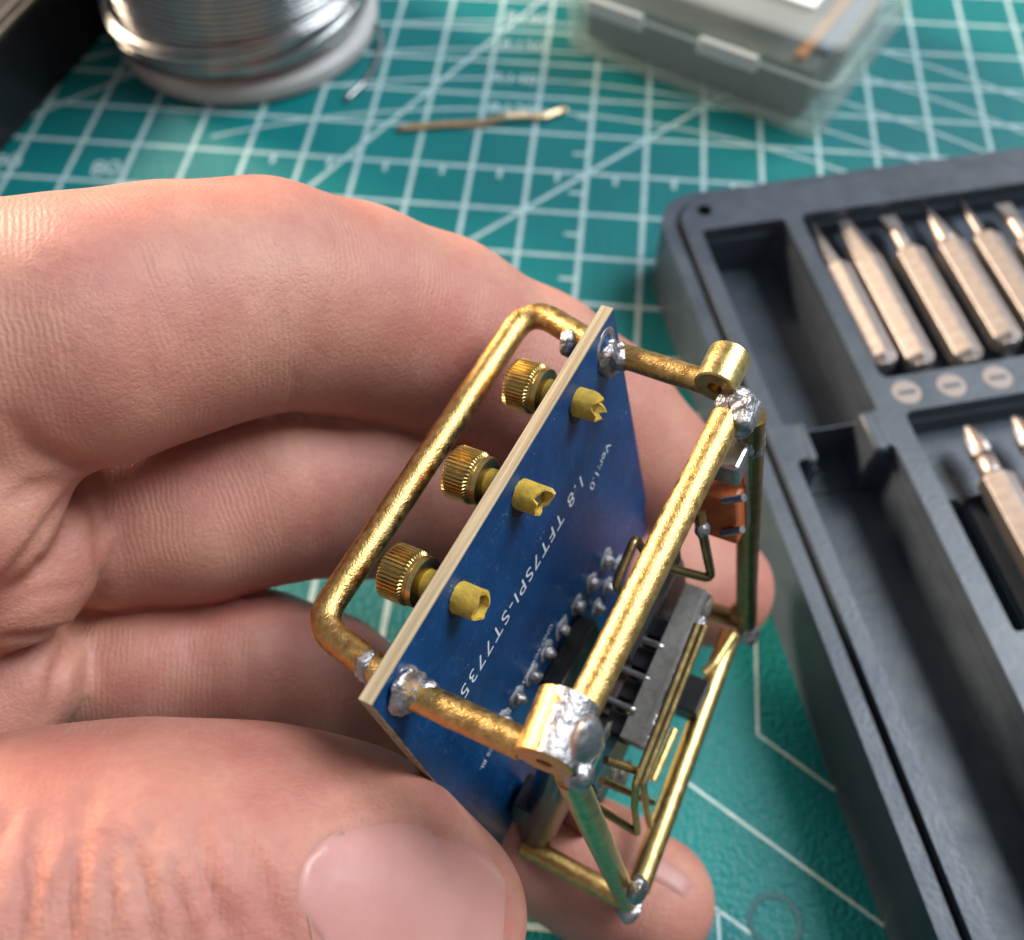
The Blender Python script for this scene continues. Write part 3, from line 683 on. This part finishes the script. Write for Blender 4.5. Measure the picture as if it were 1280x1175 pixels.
for nd, k in palm:
    HF = smin(HF, chain_field(nd, 2.0), np.float32(k))
HF = smin(HF, chain_field(thumb_n, 2.6), np.float32(.7))
# sample the field anywhere
def samp(P):
    P = np.asarray(P, float); q = (P-np.array([gx[0], gy[0], gz[0]]))/HS
    q = np.clip(q, 0, np.array(SHP)-1.001); i = q.astype(int); t = q-i; out = 0
    for dx in (0, 1):
        for dy in (0, 1):
            for dz in (0, 1):
                wgt = (t[..., 0] if dx else 1-t[..., 0])*(t[..., 1] if dy else 1-t[..., 1])*(t[..., 2] if dz else 1-t[..., 2])
                out = out+wgt*HF[i[..., 0]+dx, i[..., 1]+dy, i[..., 2]+dz]
    return out
def trace(x, y, z0=50., z1=121.):
    d = cr(x, y); z = z0
    while z < z1:
        v = float(samp(d*z))
        if v < .02: return d*z
        z += max(.06, v*.7)
    return None
def groove(pix, depth, wd, bulge=0.0):
    """crease the skin along a pixel polyline, optional raised lips."""
    pts = []
    for a, b in zip(pix[:-1], pix[1:]):
        for k in range(8):
            t = trace(a[0]+(b[0]-a[0])*k/8, a[1]+(b[1]-a[1])*k/8)
            if t is not None: pts.append(t)
    t = trace(*pix[-1])
    if t is not None: pts.append(t)
    if len(pts) < 2: return
    keep = [pts[0]]
    for p in pts[1:]:
        if np.linalg.norm(p-keep[-1]) < 6: keep.append(p)
    pts = keep
    sl = box_idx(pts, [0]*len(pts), 4*wd); P = pts_of(sl); dm = np.full(P.shape[:3], 99., np.float32); n = len(pts); fade = np.zeros(P.shape[:3], np.float32)
    for j, (p, q) in enumerate(zip(pts[:-1], pts[1:])):
        ba = (q-p).astype(np.float32); tt = np.clip(((P-p.astype(np.float32))@ba)/max(float(ba@ba), 1e-6), 0, 1)
        dd = np.linalg.norm(P-p.astype(np.float32)-tt[..., None]*ba, axis=-1); u = (j+tt)/(n-1); m_ = dd < dm
        fade = np.where(m_, np.sin(np.pi*np.clip(u*.94+.03, 0, 1))**.6, fade); dm = np.where(m_, dd, dm)
    g = np.exp(-(dm/wd)**2)*depth-bulge*np.exp(-((dm-2.2*wd)/(1.2*wd))**2)
    HF[sl] += (g*fade).astype(np.float32)
for pix, dep, wd, bl in (
    (((112, 985), (104, 1030), (92, 1100), (84, 1175)), 1.5, .45, .14), (((52, 1010), (40, 1090), (28, 1175)), .9, .45, .1),
    (((160, 1050), (175, 1090), (186, 1140), (192, 1185)), 1.3, .42, .12), (((245, 1020), (250, 1060), (262, 1110), (284, 1175)), 1.0, .40, .1),
    (((215, 1075), (222, 1120), (236, 1180)), .6, .4, .06), (((315, 1060), (330, 1110), (336, 1160)), .45, .4, .05), (((135, 1040), (140, 1100), (138, 1170)), .6, .4, .06), (((8, 1000), (2, 1060)), .3, .5, .08),
    (((10, 520), (40, 560), (90, 580), (140, 578)), .55, .7, .1), (((170, 300), (190, 380), (185, 470), (165, 545)), .16, .8, .05), (((215, 260), (232, 360), (228, 470)), .14, .7, .05),
    (((128, 590), (122, 650), (128, 735)), .7, .7, .15), (((150, 600), (152, 680), (146, 730)), .25, .6, .08), (((395, 560), (402, 620), (396, 700)), .18, .7, .05),
    (((98, 785), (70, 840), (64, 885)), .4, .6, .1), (((300, 790), (310, 850), (305, 890)), .14, .7, .05),
    (((0, 640), (40, 610), (80, 600)), .45, .5, .12), (((0, 733), (40, 684), (82, 622)), .9, .5, .15), (((0, 800), (50, 795), (96, 783)), .9, .5, .15), (((0, 770), (50, 742), (100, 735)), .3, .4, .08), (((128, 735), (112, 760), (94, 785), (74, 830), (52, 920)), .8, .6, .15)):
    groove(pix, dep, wd, bl)
wr_ = random.Random(21)
for k in range(22):                              # fine knuckle lines
    x_, y_ = wr_.uniform(5, 370), wr_.uniform(985, 1150); l_ = wr_.uniform(30, 80); sl_ = -.25+.9*(x_/370)
    groove(((x_, y_), (x_+l_*.4*sl_, y_+l_*.5), (x_+l_*.8*sl_, y_+l_)), wr_.uniform(.25, .5), .32, .03)
for k in range(16):                              # creases across the fingers
    x_ = wr_.uniform(20, 420); y_ = wr_.choice((330, 420, 640, 830))+wr_.uniform(-40, 40); l_ = wr_.uniform(30, 70)
    groove(((x_, y_), (x_+wr_.uniform(-8, 8), y_+l_*.5), (x_+wr_.uniform(-12, 12), y_+l_)), wr_.uniform(.14, .28), .32, .03)
# nail beds: a raised fold round each nail
def ridge_line(pix, amt, wd): groove(pix, -amt, wd)
thumb_outline = ((392, 1215), (386, 1150), (386, 1100), (398, 1062), (430, 1040), (475, 1026), (530, 1025), (565, 1036))
ridge_line([(a-9, b-7) for a, b in thumb_outline[:7]], .36, .65)
groove(thumb_outline, .30, .34)
# surface nets
F = HF; F[0] = F[-1] = 3; F[:, 0] = F[:, -1] = 3; F[:, :, 0] = F[:, :, -1] = 3
ins = F < 0
cnt = np.zeros(tuple(s-1 for s in SHP), np.int8)
for dx in (0, 1):
    for dy in (0, 1):
        for dz in (0, 1):
            cnt += ins[dx:SHP[0]-1+dx, dy:SHP[1]-1+dy, dz:SHP[2]-1+dz]
act = np.argwhere((cnt > 0) & (cnt < 8)); vid = np.full(cnt.shape, -1, np.int32); vid[tuple(act.T)] = np.arange(len(act))
acc = np.zeros((len(act), 3)); num = np.zeros(len(act))
corner = [(i, j, k) for i in (0, 1) for j in (0, 1) for k in (0, 1)]
for ca in corner:
    for ax in range(3):
        if ca[ax] == 0:
            cb = list(ca); cb[ax] = 1
            va = F[act[:, 0]+ca[0], act[:, 1]+ca[1], act[:, 2]+ca[2]]; vb = F[act[:, 0]+cb[0], act[:, 1]+cb[1], act[:, 2]+cb[2]]
            x_ = (va < 0) != (vb < 0); t = np.where(x_, va/np.where(va-vb == 0, 1, va-vb), 0)
            p = np.tile(np.array(ca, float), (len(act), 1)); p[:, ax] += t
            acc += p*x_[:, None]; num += x_
hv = (act+acc/num[:, None])*HS+np.array([gx[0], gy[0], gz[0]])
quads = []
for ax in range(3):
    a1, a2 = [(1, 2), (2, 0), (0, 1)][ax]
    s0 = [slice(None)]*3; s1 = [slice(None)]*3; s0[ax] = slice(0, SHP[ax]-1); s1[ax] = slice(1, SHP[ax])
    ia, ib = ins[tuple(s0)], ins[tuple(s1)]
    e = np.argwhere(ia != ib); e = e[(e[:, a1] > 0) & (e[:, a2] > 0) & (e[:, a1] < SHP[a1]-1) & (e[:, a2] < SHP[a2]-1)]
    fl = ia[tuple(e.T)]
    def vv(o1, o2):
        q = e.copy(); q[:, a1] -= o1; q[:, a2] -= o2; return vid[tuple(q.T)]
    q4 = np.stack([vv(1, 1), vv(0, 1), vv(0, 0), vv(1, 0)], 1); q4[~fl] = q4[~fl][:, ::-1]; quads.append(q4)
quads = np.concatenate(quads)
quads = quads[(quads >= 0).all(1)]
# keep the largest connected piece, relax a little
edges = np.concatenate([quads[:, [0, 1]], quads[:, [1, 2]], quads[:, [2, 3]], quads[:, [3, 0]]])
for _ in range(1):
    s_ = np.zeros_like(hv); c_ = np.zeros(len(hv))
    for k in range(3):
        s_[:, k] = np.bincount(edges[:, 0], hv[edges[:, 1], k], len(hv))+np.bincount(edges[:, 1], hv[edges[:, 0], k], len(hv))
    c_ = np.bincount(edges[:, 0], minlength=len(hv))+np.bincount(edges[:, 1], minlength=len(hv))
    hv = hv*.5+.5*s_/np.maximum(c_, 1)[:, None]
# ridge coordinate: arc length along the nearest finger axis, so ridges run round the finger
ridge = np.zeros(len(hv)); bd = np.full(len(hv), 1e9)
for nd in (index_n, middle_n, ring_n, thumb_n):
    s = 0.
    for (p, r), (q, r2) in zip(nd[:-1], nd[1:]):
        ba = q-p; L = np.linalg.norm(ba); t = np.clip((hv-p)@ba/(L*L), 0, 1); dd = np.linalg.norm(hv-p-t[:, None]*ba, axis=1)-(r+(r2-r)*t)
        m_ = dd < bd; bd = np.where(m_, dd, bd); ridge = np.where(m_, s+t*L, ridge); s += L
hw = c2w(hv)
horg = c2w(hp(-300, 900, 90))
hme = bpy.data.meshes.new('hand'); 
hme.vertices.add(len(hw)); hme.vertices.foreach_set('co', ((hw-horg)*MM).astype(np.float32).ravel())
hme.loops.add(len(quads)*4); hme.loops.foreach_set('vertex_index', quads.ravel().astype(np.int32))
hme.polygons.add(len(quads)); hme.polygons.foreach_set('loop_start', np.arange(len(quads), dtype=np.int32)*4)
hme.update(calc_edges=True); hme.validate()
hme.polygons.foreach_set('use_smooth', [True]*len(hme.polygons))
at_ = hme.attributes.new('ridge', 'FLOAT', 'POINT'); at_.data.foreach_set('value', ridge.astype(np.float32))
am_ = hme.attributes.new('ridge_mask', 'FLOAT', 'POINT'); am_.data.foreach_set('value', np.clip(1-(bd-.25)/.9, 0, 1).astype(np.float32))
hand = bpy.data.objects.new('hand', hme); COL.objects.link(hand); hand.location = horg*MM; hme.materials.append(SKIN); hand['_org'] = list(horg)
tag(hand, 'bare hand pinching the brass framed board between thumb and curled fingers', 'hand')
# nails: shells that follow the fingertip, set into it
def nail(rows, off, label, edge_sink=.35, m_=NAIL):
    """rows: list of pixel rows (same length) across the nail."""
    n, k = len(rows), len(rows[0]); P = np.zeros((n, k, 3)); ok = True
    for i in range(n):
        for j in range(k):
            t = trace(*rows[i][j])
            P[i, j] = t if t is not None else P[i, j-1]
    Q = P.copy()
    for _ in range(3):                          # even out the bed
        Q[1:-1, 1:-1] = (Q[:-2, 1:-1]+Q[2:, 1:-1]+Q[1:-1, :-2]+Q[1:-1, 2:])/4
    cen = Q.reshape(-1, 3).mean(0); du = Q[-1, k//2]-Q[0, k//2]; dv = Q[n//2, -1]-Q[n//2, 0]; nn = nrm(np.cross(du, dv)); nn = nn if nn[2] < 0 else -nn
    V = []
    for i in range(n):
        for j in range(k):
            e = min(i, n-1-i, j, k-1-j); V.append(Q[i, j]+nn*(off-(edge_sink if e == 0 else (.10 if e == 1 else 0))))
    V2 = [p-nn*.6 for p in V]; f = [(i*k+j, i*k+j+1, (i+1)*k+j+1, (i+1)*k+j) for i in range(n-1) for j in range(k-1)]
    o = obj('nail', c2w(np.array(V)), f, m_, hand, True); o['label'] = label
    bmx = bmesh.new(); bmx.from_mesh(o.data); bmesh.ops.recalc_face_normals(bmx, faces=bmx.faces)
    if sum((fc.normal.dot(Vector(c2w(nn)-C0)) for fc in bmx.faces)) < 0: bmesh.ops.reverse_faces(bmx, faces=bmx.faces)
    bmx.to_mesh(o.data); bmx.free()
    return o
def lerp(a, b, t): return (a[0]+(b[0]-a[0])*t, a[1]+(b[1]-a[1])*t)
top = [(384, 1072), (402, 1046), (436, 1031), (478, 1021), (525, 1020), (578, 1034), (616, 1066), (636, 1104)]
bot = [(410, 1240), (420, 1245), (450, 1250), (490, 1250), (530, 1248), (570, 1240), (604, 1226), (632, 1206)]
def curve(pl, n):
    out = []
    for i in range(n):
        t = i/(n-1)*(len(pl)-1); k = min(int(t), len(pl)-2); out.append(lerp(pl[k], pl[k+1], t-k))
    return out
ct, cb = curve(top, 26), curve(bot, 26)
nail([[(lerp(a, b, i/15)[0]-26*math.sin(math.pi*min(1, i/9.))**1.0*max(0, 1-j/12.), lerp(a, b, i/15)[1]) for j, (a, b) in enumerate(zip(ct, cb))] for i in range(16)], .20, 'broad pink thumbnail')
ct, cb = curve([(796, 1056), (826, 1066), (852, 1084), (872, 1106)], 14), curve([(782, 1086), (808, 1098), (834, 1112), (856, 1126)], 14)
nail([[lerp(a, b, i/9) for a, b in zip(ct, cb)] for i in range(10)], .22, 'pale nail of the finger under the frame', .3, mat('nail_pale', (.52, .26, .22), .45, noise_s=.2, noise_amt=.1, sss=(.3, (1, .35, .2), .001)))

cut_p = []
for q in curve([(394, 1190), (386, 1150), (385, 1105), (396, 1066), (412, 1050), (430, 1041)], 30):
    t = trace(*q)
    if t is not None: cut_p.append(t-cr(*q)/np.linalg.norm(cr(*q))*.0)
CUT = mat('cuticle', (.52, .27, .21), .6, noise_s=1.5, noise_amt=.25, bump=.8, bump_s=3, sss=(.3, (1, .35, .2), .001))
rad = [.03+.12*abs(noise.noise(Vector((i*.45, 3, 1))))+.05 for i in range(len(cut_p))]
CT = obj('cuticle', *g_tube(c2w(np.array(cut_p)), rad, 8), CUT, hand, True)

# ------------------------------------------------------------------ solder spool
sc = pz(311, 22, 2.0); sc[2] = 0.05
spool = empty('solder_spool', sc); tag(spool, 'reel of shiny solder wire on a pale plastic spool', 'solder spool')
SPL = mat('spool_plastic', (.46, .46, .45), .45, noise_s=.2, noise_amt=.15)
R1, R2 = 25.2, 23.2
o = obj('flange', *g_lathe(sc, (0, 0, 1), [(0, 8), (0, R1-1.4), (.6, R1-.3), (1.8, R1), (3.2, R1-.2), (3.8, R1-1.0), (3.9, 8)], 72, closed=True), SPL, spool, True); autosmooth(o, 40)
o = obj('flange', *g_lathe(sc+[0, 0, 50], (0, 0, 1), [(0, 8), (0, R1-1.0), (.8, R1), (3.0, R1), (3.8, R1-1), (3.8, 8)], 72, closed=True), SPL, spool, True); autosmooth(o, 40)
obj('hub', *g_lathe(sc, (0, 0, 1), [(.5, 9), (.5, 20), (53, 20), (53, 9)], 48, closed=True), SPL, spool, True)
SW = mat('solder_wire', (.42, .42, .42), .22, 1, noise_s=.3, noise_amt=.15)
pts = []; wr = .52
turns = 43
for i in range(turns*56+1):
    a = 2*math.pi*i/56; z = 4.4+wr+2*wr*1.02*i/56; rr = R2+.12*noise.noise(Vector((z*.8, 0, 0)))
    pts.append(sc+[rr*math.cos(a), rr*math.sin(a), z])
obj('wire_coil', *g_tube(pts, wr, 7), SW, spool, True)
for k in range(7):                                # slack outer turns sagging over the flange on one side
    pp = []
    for i in range(97):
        a = 2*math.pi*i/96; s = .5+.5*math.cos(a-math.radians(200)); rr = R2+.7+.35*(k % 3)+1.0*s
        pp.append(sc+[rr*math.cos(a), rr*math.sin(a), 5.2+.75*k+3.8*(1-s)+.4*math.sin(3*a+k)])
    obj('slack_turn', *g_tube(pp, wr, 7, cap=False), SW, spool, True)
tail = [pz(470, 30, 3), pz(478, 52, 1.5), pz(470, 80, .6), pz(455, 104, .6), pz(432, 125, .6)]
obj('wire_tail', *g_tube(resample(fillet(tail, 6), 1.2), .5, 8), SW, spool, True)
# ------------------------------------------------------------------ short bent brass wire on the mat
bw = [pz(498, 160, .7), pz(520, 158, .7), pz(560, 155, .7), pz(590, 154, .8), pz(608, 152, 1.0), pz(632, 145, 1.6), pz(655, 144, 1.3), pz(680, 146, .9), pz(704, 137, .8)]
wroot = empty('bent_wire', bw[4]*[1, 1, 0]); tag(wroot, 'short doubled copper coloured wire lying across the mat grid', 'wire')
for s in (-.33, .33):
    obj('strand', *g_tube(resample(fillet([p+np.array([0, s, .0]) for p in bw], 3), .8), .34, 10), WIT, wroot, True)
obj('fold', *g_tube([bw[-1]+np.array([.55*math.sin(a), .33*math.cos(a), 0]) for a in np.linspace(0, math.pi, 9)], .34, 10), WIT, wroot, True)
# ------------------------------------------------------------------ frosted box
PPc = bpy.data.materials.new('frosted_plastic'); PPc.use_nodes = True; nt = PPc.node_tree; b = nt.nodes['Principled BSDF']
b.inputs['Base Color'].default_value = (.80, .84, .82, 1); b.inputs['Roughness'].default_value = .34; b.inputs['Specular IOR Level'].default_value = .5
tr = N(nt, 'ShaderNodeBsdfTransparent'); tr.inputs[0].default_value = (.90, .94, .93, 1); mxs = N(nt, 'ShaderNodeMixShader'); mxs.inputs[0].default_value = .17
nt.links.new(tr.outputs[0], mxs.inputs[1]); nt.links.new(b.outputs[0], mxs.inputs[2]); nt.links.new(mxs.outputs[0], nt.nodes['Material Output'].inputs[0])
k0, k1 = pz(700, 62, 0.05), pz(1021, 184, .05)
BX = nrm(k1-k0); BY = np.array([-BX[1], BX[0], 0]); BW = np.linalg.norm(k1-k0); BD = 44.; 
def bp_(x, y, z): return k0+BX*x+BY*y+np.array([0, 0, z])
pbox = empty('frosted_box', bp_(BW/2, BD/2, 0)); tag(pbox, 'frosted clear plastic box with hinged lid and a white label', 'plastic box')
def rr_shell(name, x0, y0, x1, y1, z0, z1, r, th, open_top, parent=pbox, draft=0.0):
    n = 7; ring = []
    def loop(ins, z):
        pts = []
        for cx, cy, a0 in ((x1-r, y1-r, 0), (x0+r, y1-r, 90), (x0+r, y0+r, 180), (x1-r, y0+r, 270)):
            for k in range(n):
                a = math.radians(a0+90*k/(n-1)); q = r-ins; pts.append(bp_(cx+q*math.cos(a), cy+q*math.sin(a), z))
        return pts
    zs = [(0 if open_top else th, z0), (0, z1)]
    if open_top: L = [loop(draft+.9, z0), loop(draft, z0+.9), loop(0, z1), loop(th, z1), loop(th+draft, z0+th)]
    else: L = [loop(th, z0), loop(0, z0), loop(0, z1-.9), loop(.9, z1), ]
    if not open_top: L = [loop(th, z1-th), loop(th, z0), loop(0, z0), loop(0, z1-.9), loop(.9, z1)]
    m_ = len(L[0]); v = [p for l in L for p in l]; f = [(i*m_+k, i*m_+(k+1) % m_, (i+1)*m_+(k+1) % m_, (i+1)*m_+k) for i in range(len(L)-1) for k in range(m_)]
    f += [tuple(range(m_))[::-1], tuple(range((len(L)-1)*m_, len(L)*m_))]
    o = obj(name, v, f, PPc, parent); autosmooth(o, 40); return o
BH = 19.0
rr_shell('box_base', 0, 0, BW, BD, 0, 11.2, 3.2, 1.1, True, draft=.5)
rr_shell('box_lid', -.4, -.4, BW+.4, BD+.4, 11.4, BH, 3.4, 1.1, False)
for fx in (.20, .62):
    o = obj('latch', *g_box(bp_(BW*fx+1, -.9, 11.8), (BX, BY, TZ), (5.6, .6, 1.5)), mat('latch_plastic', (.72, .74, .72), .35) if fx < .3 else bpy.data.materials['latch_plastic'], pbox); bevel(o, .4, 2)
LBL = mat('white_label', (.80, .80, .80), .5)
o = obj('label_sticker', *g_box(bp_(BW*.55, 20.5, BH+.06), (BX, BY, TZ), (15, 12.5, .05)), LBL, pbox); bevel(o, .03, 1)
foam = obj('foam_block', *g_box(bp_(BW/2-1, BD/2, 6.2), (BX, BY, TZ), (BW/2-4.0, BD/2-4, 4.6)), mat('foam', (.17, .165, .165), .8, noise_s=.4, noise_amt=.2, bump=.5, bump_s=1), None); bevel(foam, .8, 2)
tag(foam, 'dark grey foam block inside the frosted box', 'foam')
t = obj('orange_strip', *g_box(bp_(BW-8.5, BD/2, 11.6), (BX, BY, TZ), (1.0, BD/2-5, .6)), mat('orange_film', (.62, .22, .07), .5), None); tag(t, 'thin orange strip on foam inside the frosted box', 'strip'); bevel(t, .2, 2)
t = obj('blue_strip', *g_box(bp_(BW-5.8, BD/2+2, 11.6), (BX, BY, TZ), (1.2, BD/2-7, .6)), mat('blue_film', (.06, .13, .28), .5), None); tag(t, 'thin blue strip beside the orange one in the frosted box', 'strip'); bevel(t, .2, 2)
# ------------------------------------------------------------------ black case lid at the far left
e0, e1 = pz(-60, 262, .05), pz(150, 22, .05)
EX = nrm(e1-e0); EY = np.array([-EX[1], EX[0], 0])
e0 = e0-EX*20; EL = np.linalg.norm(e1-e0)+40; EH = 15.0; EW = 62.
def ep(x, y, z): return e0+EX*x+EY*y+np.array([0, 0, z])
BC = mat('black_case', (.012, .014, .018), .32, noise_s=.4, noise_amt=.3, bump=.25, bump_s=2)
BRIM = mat('black_case_rim', (.10, .095, .09), .42, noise_s=.4, noise_amt=.2)
bc = empty('black_case', ep(EL/2, EW/2, 0)); tag(bc, 'shallow black open case with double raised rim beside the spool', 'case')
for nm, x0, x1, y0, y1, z0, z1 in (('floor_panel', 0, EL, 0, EW, 0, 2), ('side_wall', 0, EL, 0, 3.4, 2.002, EH), ('side_wall', 0, EL, EW-3.4, EW, 2.002, EH), ('end_wall', 0, 3.4, 3.402, EW-3.402, 2.002, EH), ('end_wall', EL-3.4, EL, 3.402, EW-3.402, 2.002, EH)):
    o = obj(nm, *g_box(ep((x0+x1)/2, (y0+y1)/2, (z0+z1)/2), (EX, EY, TZ), ((x1-x0)/2, (y1-y0)/2, (z1-z0)/2)), BC, bc); bevel(o, .5, 2)
for y in (.55, 2.75):
    o = obj('rim_bead', *g_box(ep(EL/2, y, EH+.3), (EX, EY, TZ), (EL/2-.3, .5, .45)), BRIM, bc); bevel(o, .3, 3)

for o in S.objects:
    if '_org' in o: del o['_org']
